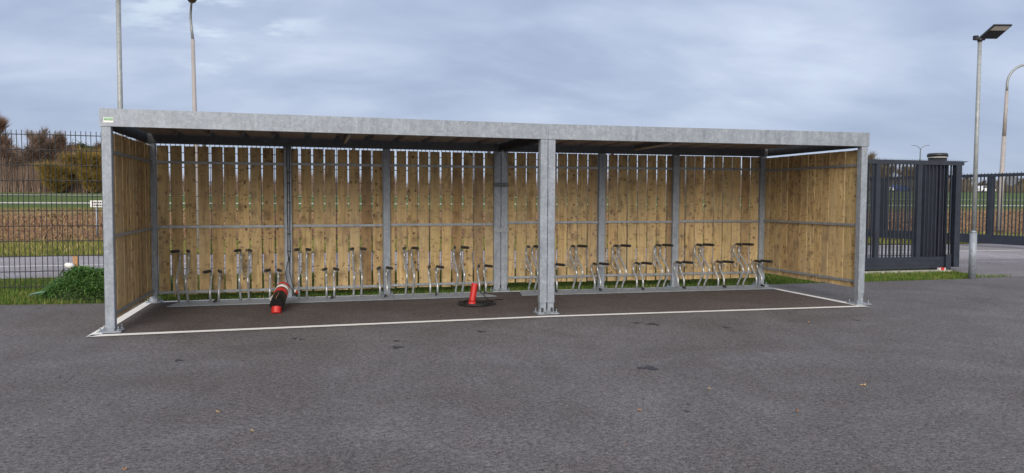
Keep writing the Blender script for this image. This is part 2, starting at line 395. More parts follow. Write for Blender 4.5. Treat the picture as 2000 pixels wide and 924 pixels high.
# ---- geometry of the shelter: two modules meeting at a slight angle
SX, SY, XE = 5.235, .19, 10.02
def frameof(a, b):
    a = Vector((*a, 0)); b = Vector((*b, 0)); dx = (b-a).normalized(); dy = Vector((0, 1, 0))
    L = (b-a).length
    return L, (lambda v: a+dx*v[0]+dy*v[1]+Vector((0, 0, v[2])))
LA, TA = frameof((0, 0), (SX, SY)); LB, TB = frameof((SX, SY), (XE, 0))
def bend(x): return .11*(1-abs(x-5.2)/5.2) if -1 < x < 11 else 0

# floor of the shelter + painted outline
def yf(x): return -.20+.115*(1-abs(x-5.2)/5.3)
fl = MB(); fl.add([(-.02, -.16, .008), (5.2, .03, .008), (9.8, -.13, .008), (9.87, 2.5, .008), (5.2, 2.62, .008), (0.0, 2.5, .008)], [(0, 1, 2, 3, 4, 5)])
struct(fl.build('shelter_floor', M['asphalt_bay'], fix=False))
ln = MB(); Z = .012
def quad(a, b, c, d): ln.add([(*a, Z), (*b, Z), (*c, Z), (*d, Z)], [(0, 1, 2, 3)])
quad((-.13, -.265), (5.16, -.085), (5.16, .020), (-.10, -.135))
quad((5.16, -.085), (9.93, -.215), (9.86, -.105), (5.16, .020))
quad((-.13, -.265), (-.01, -.157), (.02, 2.52), (-.09, 2.72))
quad((9.93, -.215), (9.96, 2.50), (9.86, 2.42), (9.81, -.128))
quad((.02, 2.52), (5.2, 2.62), (5.2, 2.76), (.0, 2.66)); quad((5.2, 2.62), (9.86, 2.49), (9.86, 2.60), (5.2, 2.76))
struct(ln.build('painted_outline', M['paint'], fix=False))
# spots on the asphalt
def blob(name, x, y, rx, ry, m, seed, z=.0075):
    r = random.Random(seed); n = 40; s = MB(); ph = r.uniform(0, 6)
    q = [r.uniform(.45, 1.15)*(1+.35*math.sin(3*2*math.pi*i/n+ph)) for i in range(n)]
    pts = [(x+math.cos(2*math.pi*i/n)*rx*q[i], y+math.sin(2*math.pi*i/n)*ry*q[i], z) for i in range(n)]
    s.add([(x, y, z)]+pts, [(0, i+1, (i+1) % n+1) for i in range(n)]); return s
s = MB()
for i, (x, y, rx, ry) in enumerate([(5.148, -3.108, .085, .09), (4.80, -4.47, .02, .03), (2.046, -.848, .03, .05), (2.12, -.92, .03, .04), (1.031, -1.757, .04, .05), (.167, -2.236, .02, .02), (6.244, -.882, .07, .10), (6.1, -.75, .06, .06), (3.06, -1.6, .06, .09), (3.1, -1.25, .04, .05), (7.0, -1.3, .05, .05), (8.9, -1.2, .04, .05), (4.9, -4.3, .02, .02), (4.1, -.9, .05, .07)]):
    bl = blob('', x, y, rx, ry, None, i); s.add(bl.v, bl.f)
struct(s.build('oil_spots', M['stain'], fix=False))
# concrete strip under the gate track
# ------------------------------------------------------------------ the bicycle shelter
sh = thing('bicycle_shelter', (0, 0, 0), 'long galvanized steel bicycle shelter with flat roof and knotty wooden plank walls', 'shelter')
H, FA = 2.5, .197
PW = .1
def post(T, x0, y0, zt, foot=.05, plate=(.07, .06), name='post', m=None, w=PW, dpt=.1, holes=False, wid=None):
    m = m or M['galv']
    s = MB(); s.bbox(x0, x0+w, y0, y0+dpt, foot, zt, .006, T)
    s.bbox(x0+.008, x0+w-.008, y0+.008, y0+dpt-.008, .02, foot-.002, .004, T)
    o = s.build(name, m, sh)
    b = MB(); b.box(x0-plate[0], x0+w+plate[0], y0-plate[1], y0+dpt+plate[1], .012, .026, T)
    for bx in (x0-plate[0]+.03, x0+w+plate[0]-.03):
        for by in (y0-plate[1]+.025, y0+dpt+plate[1]-.025):
            p = T(Vector((bx, by, 0))); b.tube([p+Vector((0, 0, .026)), p+Vector((0, 0, .045))], .014, 6); b.tube([p+Vector((0, 0, .045)), p+Vector((0, 0, .075))], .006, 6)
    b.build('base_plate', m, o)
    return o
# front posts
post(TA, 0, 0, H-FA-.003, .05)
post(TB, LB-PW, 0, H-FA-.003, .17)
for T, x0 in ((TA, LA-PW-.002), (TB, .002)):
    o = post(T, x0, 0, H-FA-.003, .16, (.045, .06))
    cx = x0+PW/2+(.012 if T is TB else -.012)
    s = MB(); 
    hp = [(cx+math.cos(a)*.017, .075+math.sin(a)*.02) for a in [math.pi*i/8 for i in range(9)]]+[(cx-.017, .035), (cx+.017, .035)]
    s.add([T(Vector((x, .0055, z))) for x, z in hp], [tuple(range(len(hp)))]); s.build('slot', M['stain'], o, fix=False)
# seam bolts between the twin front posts
for z in (.3, .8, 1.3, 1.8): s = MB(); p = TA(Vector((LA, .05, z))); s.box(p.x-.003, p.x+.003, p.y-.047, p.y+.03, z, z+.36); s.build('shim', M['stain'], sh)
# back posts
YB = 2.5
BW = .114
def backpost(T, x0, foot=.12):
    post(T, x0, YB, H-.21, foot, (.045, .05), m=M['galv'], w=BW)
backpost(TA, -.008); backpost(TA, 1.855); backpost(TA, 3.33); backpost(TA, LA-BW-.003)
backpost(TB, .003); backpost(TB, 6.915-SX); backpost(TB, 8.25-SX); backpost(TB, LB-BW-.004)
# straps that tie the twin rear posts together
for z in (.98, 1.72):
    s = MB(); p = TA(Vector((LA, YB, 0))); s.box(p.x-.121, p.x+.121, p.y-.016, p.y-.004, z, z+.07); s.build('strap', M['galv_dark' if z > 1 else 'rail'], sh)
# fascia, rear and side beams
for T, L, e0, e1 in ((TA, LA, -.012, -.0015), (TB, LB, .0015, .012)):
    a, b = (e0, L+e1) if T is TA else (e0, L+e1)
    s = MB(); s.box(a, b, -.008, .004, H-FA, H, T); s.box(a, b, .004, .075, H-FA, H-FA+.005, T); s.box(a, b, .004, .075, H-.005, H, T); s.build('fascia', M['galv'], sh)
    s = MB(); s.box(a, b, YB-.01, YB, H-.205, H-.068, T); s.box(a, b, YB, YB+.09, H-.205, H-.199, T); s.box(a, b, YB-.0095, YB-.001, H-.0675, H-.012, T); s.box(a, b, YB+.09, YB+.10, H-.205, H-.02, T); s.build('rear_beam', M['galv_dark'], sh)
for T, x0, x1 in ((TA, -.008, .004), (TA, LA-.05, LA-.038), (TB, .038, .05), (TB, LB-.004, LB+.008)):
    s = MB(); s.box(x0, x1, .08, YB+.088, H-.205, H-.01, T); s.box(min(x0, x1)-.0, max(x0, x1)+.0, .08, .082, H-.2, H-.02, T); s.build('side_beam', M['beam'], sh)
# trapezoid roof sheets
for T, L in ((TA, LA), (TB, LB)):
    s = MB(); pr = []; x = .06
    zl, zh = H-.068, H-.010
    while x < L-.06:
        e = min(x+.33, L-.06); pr += [(x, zl), (e, zl)]
        if e >= L-.1: break
        pr += [(e+.025, zh), (min(e+.085, L-.05), zh)]; x = e+.11
    vs = []; 
    for (px_, pz) in pr: vs += [T(Vector((px_, .09, pz))), T(Vector((px_, YB-.014, pz-.012)))]
    s.add(vs, [(2*i, 2*i+1, 2*i+3, 2*i+2) for i in range(len(pr)-1)])
    vs2 = [v+Vector((0, 0, .004)) for v in vs]; s.add(vs2, [(2*i, 2*i+1, 2*i+3, 2*i+2) for i in range(len(pr)-1)])
    s.build('roof_sheet', M['roofsheet'], sh, fix=False)
    s = MB(); s.box(.06, L-.06, 1.22, 1.26, H-.10, H-.071, T); s.build('purlin', M['galv_dark'], sh)
# planks: one cladding mesh per wall run
rp = random.Random(11)
def clad(T, u0, u1, along, fixed, zb, zt, pitch, bw, th=.022):
    s = MB(); n = int(round((u1-u0)/pitch)); pitch = (u1-u0)/n; gap = pitch-bw
    for i in range(n):
        a = u0+i*pitch+gap/2+rp.uniform(-.005, .005); b = a+bw+rp.uniform(-.004, .003)
        dz = rp.uniform(-.006, .006); lean = rp.uniform(-.004, .004); df = rp.uniform(-.002, .002)
        lo = [a, b]; 
        vs = []
        for (uu, z, ff) in [(q, z, f) for q in (a, b) for f in (fixed+df, fixed+df+th) for z in (zb+dz, zt+rp.uniform(-.003, .003))]:
            l2 = lean*(1 if z > 1 else 0)
            vs.append(T(Vector((uu+l2, ff, z))) if along == 'x' else T(Vector((ff, uu+l2, z))))
        s.add(vs, [(0, 1, 3, 2), (4, 6, 7, 5), (0, 4, 5, 1), (2, 3, 7, 6), (0, 2, 6, 4), (1, 5, 7, 3)])
    return s
clad(TA, .10, LA-.085, 'x', YB+.062, .115, 2.268, .179, .151).build('rear_planking', M['wood'], sh)
clad(TB, .085, LB-.10, 'x', YB+.062, .145, 2.282, .178, .154).build('rear_planking', M['wood'], sh)
clad(TA, .06, YB+.04, 'y', .012, .115, 2.26, .185, .172).build('side_planking', M['wood'], sh)
clad(TB, .085, YB+.04, 'y', LB-.034, .24, 2.262, .178, .158).build('side_planking', M['wood'], sh)
# rails
def rail(T, p, q, r=.016):
    s = MB(); s.box(p[0], q[0], p[1]-.012, p[1]+.012, p[2]-.018, p[2]+.018, T) if abs(p[1]-q[1]) < 1e-6 else s.box(p[0]-.012, p[0]+.012, p[1], q[1], p[2]-.018, p[2]+.018, T)
    s.build('rail', M['rail'], sh)
XA = [.107, 1.854, 1.97, 3.329, 3.445, LA-BW-.004]; XB = [.118, 6.914-SX, 7.03-SX, 8.249-SX, 8.365-SX, LB-BW-.005]
for T, X, zs in ((TA, XA, (2.03, 1.10, .15)), (TB, XB, (2.05, 1.14, .235))):
    for i in range(3):
        for z in zs: rail(T, (X[2*i], YB+.046, z+.006*i), (X[2*i+1], YB+.046, z))
for z in (2.03, 1.08, .185): rail(TA, (.05, .10, z), (.05, YB, z))
for z in (2.04, 1.165, .335): rail(TB, (LB-.05, .10, z), (LB-.05, YB, z))
# maker's label on the fascia
s = MB(); s.box(.028, .128, -.0105, -.0085, 2.343, 2.402, TA); lb = s.build('label_plate', M['white'], sh)
s = MB(); s.box(.034, .122, -.0120, -.0110, 2.368, 2.396, TA); gb = s.build('label_band', M['green_label'], lb)
s = MB()
for i, (a, wd) in enumerate([(.041, .007), (.054, .006), (.062, .007), (.071, .005), (.078, .007), (.087, .006), (.095, .007), (.104, .009)]): s.box(a, a+wd, -.0132, -.0125, 2.378, 2.387, TA)
s.build('label_mark', M['white'], lb)
# batten lights under the roof
for x in (2.74, 7.42):
    T = TA if x < SX else TB; xl = x if x < SX else x-SX
    f = thing('batten_light', T(Vector((xl, 1.3, 2.36))), 'slim cream batten light under the %s half of the shelter roof' % ('left' if x < 5 else 'right'), 'light', 'batten lights under the shelter roof')
    s = MB(); s.box(xl-.03, xl+.03, .95, 2.2, 2.372, 2.405, T); s.build('housing', M['galv_dark'], f)
    s = MB(); s.tube([T(Vector((xl, .93, 2.352))), T(Vector((xl, 2.22, 2.352)))], .02, 10); s.build('diffuser', M['cream'], f)

# ------------------------------------------------------------------ racks
def holder(rack, x, w, high, yo):
    s = MB(); x0, x1 = x, x+w
    if high: pr = [(2.35, .02), (2.335, .09), (2.19, .28), (2.172, .325), (2.20, .38), (2.46, .58), (2.497, .63), (2.50, .68), (2.488, .715), (2.46, .742), (2.42, .757), (2.38, .758)]; gz = .76
    else: pr = [(2.35, .02), (2.343, .14), (2.355, .185), (2.47, .31), (2.497, .355), (2.495, .40), (2.475, .435), (2.445, .455), (2.41, .46), (2.38, .46)]; gz = .463
    for xx in (x0, x1): s.tube([(xx, y+yo, z) for y, z in pr], .0168, 8)
    o = s.build('wheel_holder', M['tube'], rack)
    for xx in (x0, x1):
        sg = -1 if xx == x0 else 1
        k = MB(); k.tube([(xx, 2.40+yo, gz-.003), (xx+sg*.003, 2.385+yo, gz), (xx+sg*.050, 2.155+yo, gz+.004), (xx+sg*.054, 2.135+yo, gz+.004)], [.018, .0225, .0225, .018], 8); k.build('grip', M['rubber'], o)
    k = MB()
    if high: pts = [(x0, 2.50, .66), (x0+.002, 2.535, .50), (x0+.008, 2.535, .44), (x0+w*.25, 2.50, .385), (x0+w*.4, 2.47, .36), (x0+w*.6, 2.47, .36), (x1-w*.25, 2.50, .385), (x1-.008, 2.535, .44), (x1-.002, 2.535, .50), (x1, 2.50, .66)]
    else: pts = [(x0+.004, 2.40, .445), (x0+.010, 2.42, .41), (x0+.02, 2.41, .38), (x0+.022, 2.37, .375), (x0+.014, 2.35, .40), (x0+.006, 2.345, .44)]
    if not high: pts = [(p[0]+w-.004, p[1], p[2]) for p in pts]
    k.tube([(a, b+yo, c) for a, b, c in pts], .0075, 6); k.build('hoop', M['tube'], o)
    if not high:
        k = MB(); k.tube([(x0+w*.55, 2.20+yo, .040), (x0+w*.72, 2.31+yo, .044)], .018, 8); k.build('rubber_stop', M['rubber'], o)
    return o
LX = [(.405, .118), (.824, .118), (1.239, .116), (1.648, .114), (2.061, .112), (2.46, .112), (2.858, .116), (3.255, .11), (3.65, .112), (4.035, .115), (4.436, .108), (4.821, .105)]
RX = [(5.633, .105), (6.01, .105), (6.391, .105), (6.773, .105), (7.137, .108), (7.514, .112), (7.894, .11), (8.273, .11), (8.638, .112), (9.02, .11), (9.395, .105), (9.764, .105)]
rack_labels = ['galvanized bicycle rack section at far left beside the left plank wall', 'galvanized rack section right of the cable post, behind the leaning red and black roll',
 'galvanized rack section directly behind the standing red corrugated tube', 'galvanized rack section partly hidden by the thick central front post',
 'galvanized rack section in the middle of the right half of the shelter', 'galvanized rack section at far right, ending against the right plank wall']
def make_rack(hs, xa, xb, la, endl, endr):
    yo = bend((xa+xb)/2)*.95
    rk = thing('bicycle_rack', ((xa+xb)/2, 2.3+yo, 0), la, 'bicycle rack', 'bicycle rack sections in the shelter')
    s = MB(); ya, yb = 1.965+yo, 2.47+yo
    b0, b1 = bend(xa)*.95-yo, bend(xb)*.95-yo
    i0 = .13 if endl else .0; i1 = .16 if endr else .0
    ch = lambda x: b0+(b1-b0)*(x-xa)/(xb-xa)
    bot = [(xa, ya), (xb, ya), (xb-(i1*.8), yb), (xa+i0*.8, yb)]; top = [(xa+i0*.15, ya+.02), (xb-i1*.15, ya+.02), (xb-i1, yb-.0), (xa+i0, yb-.0)]
    vs = [(x, y+ch(x), .013) for x, y in bot]+[(x, y+ch(x), .026) for x, y in top]+[]
    s.add(vs, [(4, 5, 6, 7), (0, 1, 5, 4), (1, 2, 6, 5), (2, 3, 7, 6), (3, 0, 4, 7)])
    s.build('base_plate', M['galv'], rk)
    for k, (x, w_) in enumerate(hs): holder(rk, x, w_, k % 2 == 0, yo)
make_rack(LX[0:4], .30, 1.865, rack_labels[0], True, False)
make_rack(LX[4:8], 1.872, 3.44, rack_labels[1], False, False)
make_rack(LX[8:12], 3.447, 5.02, rack_labels[2], False, True)
make_rack(RX[0:4], 5.42, 7.0, rack_labels[3], True, False)
make_rack(RX[4:8], 7.007, 8.51, rack_labels[4], False, False)
make_rack(RX[8:12], 8.517, 9.93, rack_labels[5], False, True)

# ------------------------------------------------------------------ loose objects in the shelter
def corr(p, q, r, n, amp, seg=16, m=None):
    """corrugated tube between two points"""
    p = Vector(p); q = Vector(q); pts = []; rs = []
    for i in range(n*2+1): pts.append(p.lerp(q, i/(n*2))); rs.append(r+(amp if i % 2 else 0))
    s = MB(); s.tube(pts, rs, seg); s.sm = [True]*len(s.sm); return s
rl = thing('wrapped_duct', (1.80, 1.2, 0), 'red duct in black film, red and white taped end, leaning on the rack', 'duct roll')
a = Vector((1.79, 1.13, .105)); b = Vector((1.852, 1.93, .255)); ax = (b-a).normalized()
s = MB(); s.tube([a, a.lerp(b, .02), a.lerp(b, .25), a.lerp(b, .50), a.lerp(b, .52)], [.084, .090, .094, .090, .082], 20); s.build('black_wrap', M['blackplastic'], rl)
s = MB(); s.tube([a.lerp(b, .48), a.lerp(b, .56), a.lerp(b, .70)], [.091, .095, .092], 20); s.tube([a.lerp(b, .86), a.lerp(b, .97), a.lerp(b, 1.02)], [.091, .088, .074], 20); s.build('red_tape', M['redtape'], rl)
s = MB(); s.tube([a.lerp(b, .695), a.lerp(b, .865)], [.0925, .0915], 20); s.build('white_tape', M['whitetape'], rl)
s = corr((1.786, 1.075, .002), (1.789, 1.11, .088), .056, 5, .012, 20)
s.build('corrugated_end', M['red'], rl)
s = MB(); s.tube([a+Vector((-.01, 0, .094)), a.lerp(b, .25)+Vector((.004, 0, .0945)), a.lerp(b, .47)+Vector((-.012, 0, .092))], .003, 5); s.build('printed_stripe', M['leaf_or'], rl)
s = MB(); q = a.lerp(b, .68)+Vector((-.10, 0, -.02))
s.add([q, q+Vector((.06, .0, .03)), q+Vector((.05, .02, -.05)), q+Vector((-.05, .03, -.09)), q+Vector((-.07, .01, -.06))], [(0, 1, 2, 3, 4)]); s.build('loose_tape', M['whitetape'], rl, fix=False)

sp = thing('corrugated_tube', (4.44, 1.15, 0), 'upright red corrugated tube standing inside a coil of black cable', 'duct tube')
s = corr((4.432, 1.16, .075), (4.478, 1.19, .325), .041, 12, .011, 18); s.build('tube_wall', M['red'], sp)
s = MB(); s.tube([(4.425, 1.155, .008), (4.432, 1.16, .075)], [.054, .052], 18); s.build('tube_collar', M['redtape'], sp)
cb = thing('cable_coil', (4.52, 1.29, 0), 'flat coil of thin black cable on the shelter floor round the red tube', 'cable')
s = MB(); rr = random.Random(5); pts = []
for i in range(300):
    th = 2*math.pi*i/34; r_ = .20+.075*math.sin(i*.071)+.02*math.sin(i*.37)
    pts.append((4.53+math.cos(th)*r_*1.02+.012*math.sin(i*.05), 1.30+math.sin(th)*r_*1.05, .018+.012*(1+math.sin(i*.9))*.5+.018*(i/300)))
s.tube(pts, .0065, 6); s.build('coil_loops', M['cable'], cb)
s = MB(); s.tube([pts[-1], (4.75, 1.36, .03), (4.66, 1.30, .11), (4.55, 1.22, .21), (4.50, 1.20, .26)], .006, 6); s.tube([(4.45, 1.55, .02), (4.7, 1.58, .022), (4.9, 1.66, .02), (5.02, 1.70, .02)], .006, 6); s.build('loose_end', M['cable'], cb)
# supply cables on the second rear post
T = TA; ct = thing('supply_cable', T(Vector((1.92, 2.48, 1))), 'black supply cables running down a rear post, splayed at its foot', 'cable')
s = MB()
for dx in (-.016, .016):
    s.tube([T(Vector((1.92+dx+.002*math.sin(z*9+dx*90), 2.488, z))) for z in [2.28-.12*i for i in range(14)]]+[T(Vector((1.92+dx*.5, 2.485, .6)))], .0062, 6, True)
s.tube([T(Vector(p)) for p in [(1.92, 2.485, .62), (1.885, 2.46, .5), (1.87, 2.44, .38), (1.90, 2.43, .25), (1.97, 2.42, .14), (2.02, 2.40, .10)]], .006, 6)
s.tube([T(Vector(p)) for p in [(1.93, 2.485, .60), (1.925, 2.46, .42), (1.96, 2.45, .25), (2.0, 2.43, .15), (2.0, 2.40, .11)]], .006, 6)
s.tube([T(Vector(p)) for p in [(2.0, 2.40, .11), (1.97, 2.36, .075), (2.05, 2.30, .07), (2.12, 2.32, .065)]], .005, 6)
s.build('cable_run', M['cable'], ct)
for z in (1.9, 1.74, 1.45, .98, .72): s = MB(); s.box(1.893, 1.947, 2.478, 2.4865, z, z+.012, T); s.build('cable_tie', M['rubber'], ct)
s = MB(); s.tube([T(Vector((2.0, 2.40, .11))), T(Vector((2.01, 2.39, .155)))], .014, 8); s.build('white_connector', M['whitetape'], ct)
s = MB(); s.tube([T(Vector((2.02, 2.40, .10))), T(Vector((2.045, 2.38, .125)))], .018, 8); s.build('red_connector', M['redtape'], ct)

# ------------------------------------------------------------------ mesh fence behind the shelter
FX0, FX1, FY = -7.0, 15.55, 4.66
def fy(x): return 4.6+ .01*x
fn = thing('mesh_fence', (FX0, FY, 0), 'tall black welded wire mesh fence behind the shelter', 'fence')
x = FX0; k = 0; PX = []
while x < FX1-.1:
    x2 = min(x+2.5, FX1); s = MB(); n = int((x2-x)/.075)
    for i in range(n+1):
        xx = x+.02+i*.075
        if xx > x2-.01: break
        wv = [(xx+.003*math.sin(xx*31+z*2.2), fy(xx)+.004*math.sin(z*3+xx*7), z) for z in ((.03, .8, 1.6, 2.33, 2.60) if x < 9 else (.03, .8, 1.6, 2.28))]
        s.tube(wv, .0058, 4, False)
    for z in [.07+.246*i for i in range(11 if x < 9 else 9)]: s.tube([(x, fy(x)-.006, z+.004*math.sin(x*9)), ((x+x2)/2, fy(x)-.006, z+.004*math.sin(x*5+z)), (x2, fy(x2)-.006, z)], .007, 4, False)
    s.build('mesh_panel', M['wire'], fn, fix=False)
    PX.append(x); x = x2
for x in PX+[FX1]:
    if -3 < x < -1: continue
    s = MB(); s.box(x-.03, x+.03, fy(x)+.004, fy(x)+.044, 0, 2.62 if x < 9 else 2.29); s.build('fence_post', M['wire'], fn)

# ------------------------------------------------------------------ sliding gate leaf beside the shelter
GY = 4.35
ga = thing('sliding_gate', (14.0, GY, 0), 'open anthracite sliding gate leaf with toothed top, behind the shelter\'s right end', 'gate')
GZ0, GZ1 = .055, .31; GT = 2.40
s = MB(); s.box(11.6, 15.80, GY-.07, GY+.07, GZ0, GZ1)
for z in (.13, .235): s.box(11.6, 15.80, GY-.076, GY-.07, z, z+.012)
s.build('bottom_beam', M['anthracite'], ga)
s = MB(); s.box(11.6, 16.14, GY-.045, GY+.045, GT-.09, GT)
s.add([(16.14, GY-.045, GT), (16.30, GY-.02, GT), (16.14, GY-.02, GT-.03), (16.14, GY+.045, GT), (16.30, GY+.02, GT)], [(0, 1, 2), (0, 3, 4, 1)])
s.build('top_rail', M['anthracite'], ga)
s = MB()
for i in range(76): xx = 11.62+i*.06; s.add([(xx-.009, GY-.002, GT), (xx+.009, GY-.002, GT), (xx, GY-.002, GT+.035), (xx-.009, GY+.002, GT), (xx+.009, GY+.002, GT), (xx, GY+.002, GT+.035)], [(0, 1, 2), (3, 5, 4), (0, 2, 5, 3), (1, 4, 5, 2), (0, 3, 4, 1)])
s.build('tooth_strip', M['anthracite'], ga)
for xx in (12.75, 13.86, 14.93):
    s = MB(); s.box(xx, xx+.11, GY-.04, GY+.04, GZ1, GT-.09); s.build('stile', M['anthracite'], ga)
s = MB(); s.box(15.93, 16.08, GY-.05, GY+.06, GZ0+.02, GT-.09); s.build('stile', M['anthracite'], ga)
s = MB(); xx = 11.65
while xx < 15.9:
    if not any(a_-.02 < xx < a_+.12 for a_ in (12.75, 13.86, 14.93)): s.box(xx, xx+.022, GY-.016, GY+.016, GZ1, GT-.09)
    xx += .097
s.build('pickets', M['anthracite'], ga)
s = MB(); s.box(15.66, 15.80, GY-.11, GY-.078, .02, .36); s.build('end_cap', M['anthracite'], ga)
tr = MB(); tr.box(11.8, 15.62, 4.02, 4.22, 0, .035); tag(tr.build('concrete_strip', M['concrete']), 'low pale concrete strip in the grass under the gate beam', 'concrete strip')
# guide portal and drive column
gp = thing('gate_guide_post', (15.6, 4.62, 0), 'broad ribbed anthracite guide post standing behind the gate leaf', 'gate post')
for xx, ww in ((15.33, .15), (15.52, .12), (15.68, .12), (15.84, .08)):
    s = MB(); s.box(xx, xx+ww, 4.50, 4.62, 0, 2.38); s.build('upright', M['anthracite'], gp)
s = MB(); s.box(15.35, 15.9, 4.56, 4.66, 0, 2.36); s.build('back_plate', M['lampblack'], gp)
gc = thing('gate_drive_column', (16.02, 5.0, 0), 'round dark column with a white ring under its cap above the gate', 'column')
s = MB(); s.tube([(16.04, 4.95, 0), (16.04, 4.95, 2.505)], .195, 24); s.build('column_shaft', M['lampblack'], gc)
s = MB(); s.tube([(16.04, 4.95, 2.505), (16.04, 4.95, 2.53)], .20, 24); s.build('white_ring', M['white'], gc)
s = MB(); s.tube([(16.04, 4.95, 2.53), (16.04, 4.95, 2.59), (16.04, 4.95, 2.61)], [.215, .215, .19], 24); s.build('cap', M['lampblack'], gc)
# red/white block by the gate foot
rb = thing('marker_block', (15.4, 4.12, 0), 'small red and white block on the concrete under the gate beam', 'marker')
s = MB(); s.box(15.40, 15.49, 4.10, 4.16, .036, .09); s.build('red_face', M['redtape'], rb)
s = MB(); s.box(15.36, 15.395, 4.10, 4.16, .036, .085); s.box(15.495, 15.52, 4.10, 4.16, .036, .085); s.build('white_end', M['white'], rb)

# ---- far gate leaf across the driveway
fg = thing('driveway_gate', (24, 10, 0), 'long anthracite picket gate standing across the driveway entrance at right', 'gate')
def fgx(y): return 24.35-(y-10)*.108
FB0, FB1, FT = .12, .42, 2.45
def slab(y0, y1, z0, z1, t, name, m=M['anthracite']):
    s = MB(); s.add([(fgx(y)+dx, y, z) for y in (y0, y1) for dx in (-t, t) for z in (z0, z1)], [(0, 1, 3, 2), (4, 6, 7, 5), (0, 4, 5, 1), (2, 3, 7, 6), (0, 2, 6, 4), (1, 5, 7, 3)]); s.build(name, m, fg)
slab(5.5, 17.6, FB0, FB1, .07, 'bottom_beam'); slab(5.5, 17.6, FT-.10, FT, .04, 'top_rail')
y = 5.6; st = [5.5, 7.7, 9.5, 11.05, 12.45, 13.9, 15.4, 16.9]
for y_ in st: slab(y_, y_+.12, FB1, FT-.10, .05, 'stile')
s = MB()
while y < 17.5:
    xx = fgx(y); s.box(xx-.015, xx+.015, y, y+.028, FB1, FT-.1); s.add([(xx, y-.01, FT), (xx, y+.03, FT), (xx, y+.01, FT+.05), (xx+.004, y+.01, FT+.05)], [(0, 1, 2), (0, 1, 3)]); y += .125
s.build('pickets', M['anthracite'], fg, fix=False)

# ------------------------------------------------------------------ lamps
def flood(loc, label, group):
    x, y = loc; o = thing('floodlight_mast', (x, y, 0), label, 'lamp post', group)
    s = MB(); s.tube([(x, y, 0), (x, y, .90)], [.066, .064], 20); s.tube([(x, y, .90), (x, y, .945), (x, y, .95)], [.064, .048, .044], 20); s.build('sleeve', M['galv'], o)
    s = MB(); s.tube([(x, y, .95), (x, y, 2.8), (x, y, 4.64)], [.041, .038, .035], 16); s.build('pole', M['galv_pole'], o)
    s = MB(); s.tube([(x-.09, y+.03, 4.66), (x+.09, y-.02, 4.66)], .035, 10); s.box(x-.13, x-.06, y-.03, y+.04, 4.63, 4.71); s.tube([(x, y, 4.6), (x, y, 4.67)], .045, 12)
    s.build('bracket', M['lampblack'], o)
    # tilted flood head seen from below
    def hd(name, u0, u1, v0, v1, w0, w1, m, par):
        s = MB(); ux = Vector((.966, -.259, 0)); vd = Vector((.138, -.296, .27)); wn = ux.cross(vd).normalized()
        if wn.z > 0: wn = -wn            # wn points down, out of the lens
        o0 = Vector((x-.03, y, 4.665))
        s.add([o0+ux*a_+vd*b_+wn*c_ for a_ in (u0, u1) for b_ in (v0, v1) for c_ in (w0, w1)], [(0, 1, 3, 2), (4, 6, 7, 5), (0, 4, 5, 1), (2, 3, 7, 6), (0, 2, 6, 4), (1, 5, 7, 3)])
        return s.build(name, m, par)
    h = hd('lamp_head', 0, .34, 0, .80, -.02, .02, M['lampblack'], o)
    hd('lens', .025, .325,   .50, .73, .021, .026, M['lampglass'], h)
    return o
fm = flood((14.76, 2.69), 'galvanized mast with tilted black floodlight in the grass beside the gate', 'floodlight masts in the yard')
dup(fm, (-.56, 3.55, 0), 'galvanized floodlight mast rising behind the left end of the shelter roof', 'floodlight masts in the yard')

# road lamp over the shelter
o = thing('street_lamp', (-.87, 14.26, 0), 'pale street lamp with dark round head behind the left half of the shelter', 'street lamp')
s = MB(); s.tube([(-.87, 14.26, 0), (-.935, 14.26, 6.05)], [.075, .052], 14); s.build('mast', M['creampole'], o)
s = MB(); s.tube([(-.935, 14.26, 6.05), (-.965, 14.26, 6.35), (-.98, 14.25, 6.58), (-.97, 14.18, 6.76), (-.92, 13.95, 6.93), (-.85, 13.5, 7.0)], [.04, .038, .036, .034, .032, .03], 10); s.build('arm', M['galv_pole'], o)
s = MB(); s.tube([(-.86, 13.62, 6.99), (-.84, 13.5, 7.0), (-.81, 13.3, 7.02), (-.77, 13.05, 7.03), (-.75, 12.9, 7.03)], [.05, .12, .15, .13, .03], 18); s.build('lamp_head', M['lampblack'], o)
o = thing('street_lamp', (38.1, 23.2, 0), 'tall pale street lamp with curved arm beyond the driveway gate at right', 'street lamp')
bx, by = 38.1, 23.2; dr = Vector((.966, -.259, 0))
s = MB(); s.tube([(bx-.25, by, 0), (bx-.10, by, 5.0)], [.14, .105], 14); s.tube([(bx-.10, by, 5.0), (bx-.02, by, 7.4)], [.095, .085], 14); s.build('mast', M['creampole'], o)
s = MB(); b0 = Vector((bx-.02, by, 7.4)); s.tube([b0, b0+Vector((0, 0, .35))]+[b0+Vector((0, 0, .35))+dr*(1.05*(1-math.cos(t_)))+Vector((0, 0, 1.05*math.sin(t_))) for t_ in [math.pi/2*i/8 for i in range(1, 8)]]+[b0+dr*2.6+Vector((0, 0, 1.47))], .065, 10); s.build('arm', M['galv_pole'], o)
s = MB(); s.tube([b0+dr*2.5+Vector((0, 0, 1.45)), b0+dr*2.6+Vector((0, 0, 1.47)), b0+dr*3.2+Vector((0, 0, 1.5)), b0+dr*3.4+Vector((0, 0, 1.5))], [.06, .15, .15, .03], 12); s.build('lamp_head', M['lampblack'], o)
o = tag(MB().disc((38.32, 23.0, 2.66), .30, (.5, .8, 0), .03).build('round_sign', M['galv_dark']), 'round grey back of a traffic sign on the tall right street lamp', 'traffic sign')
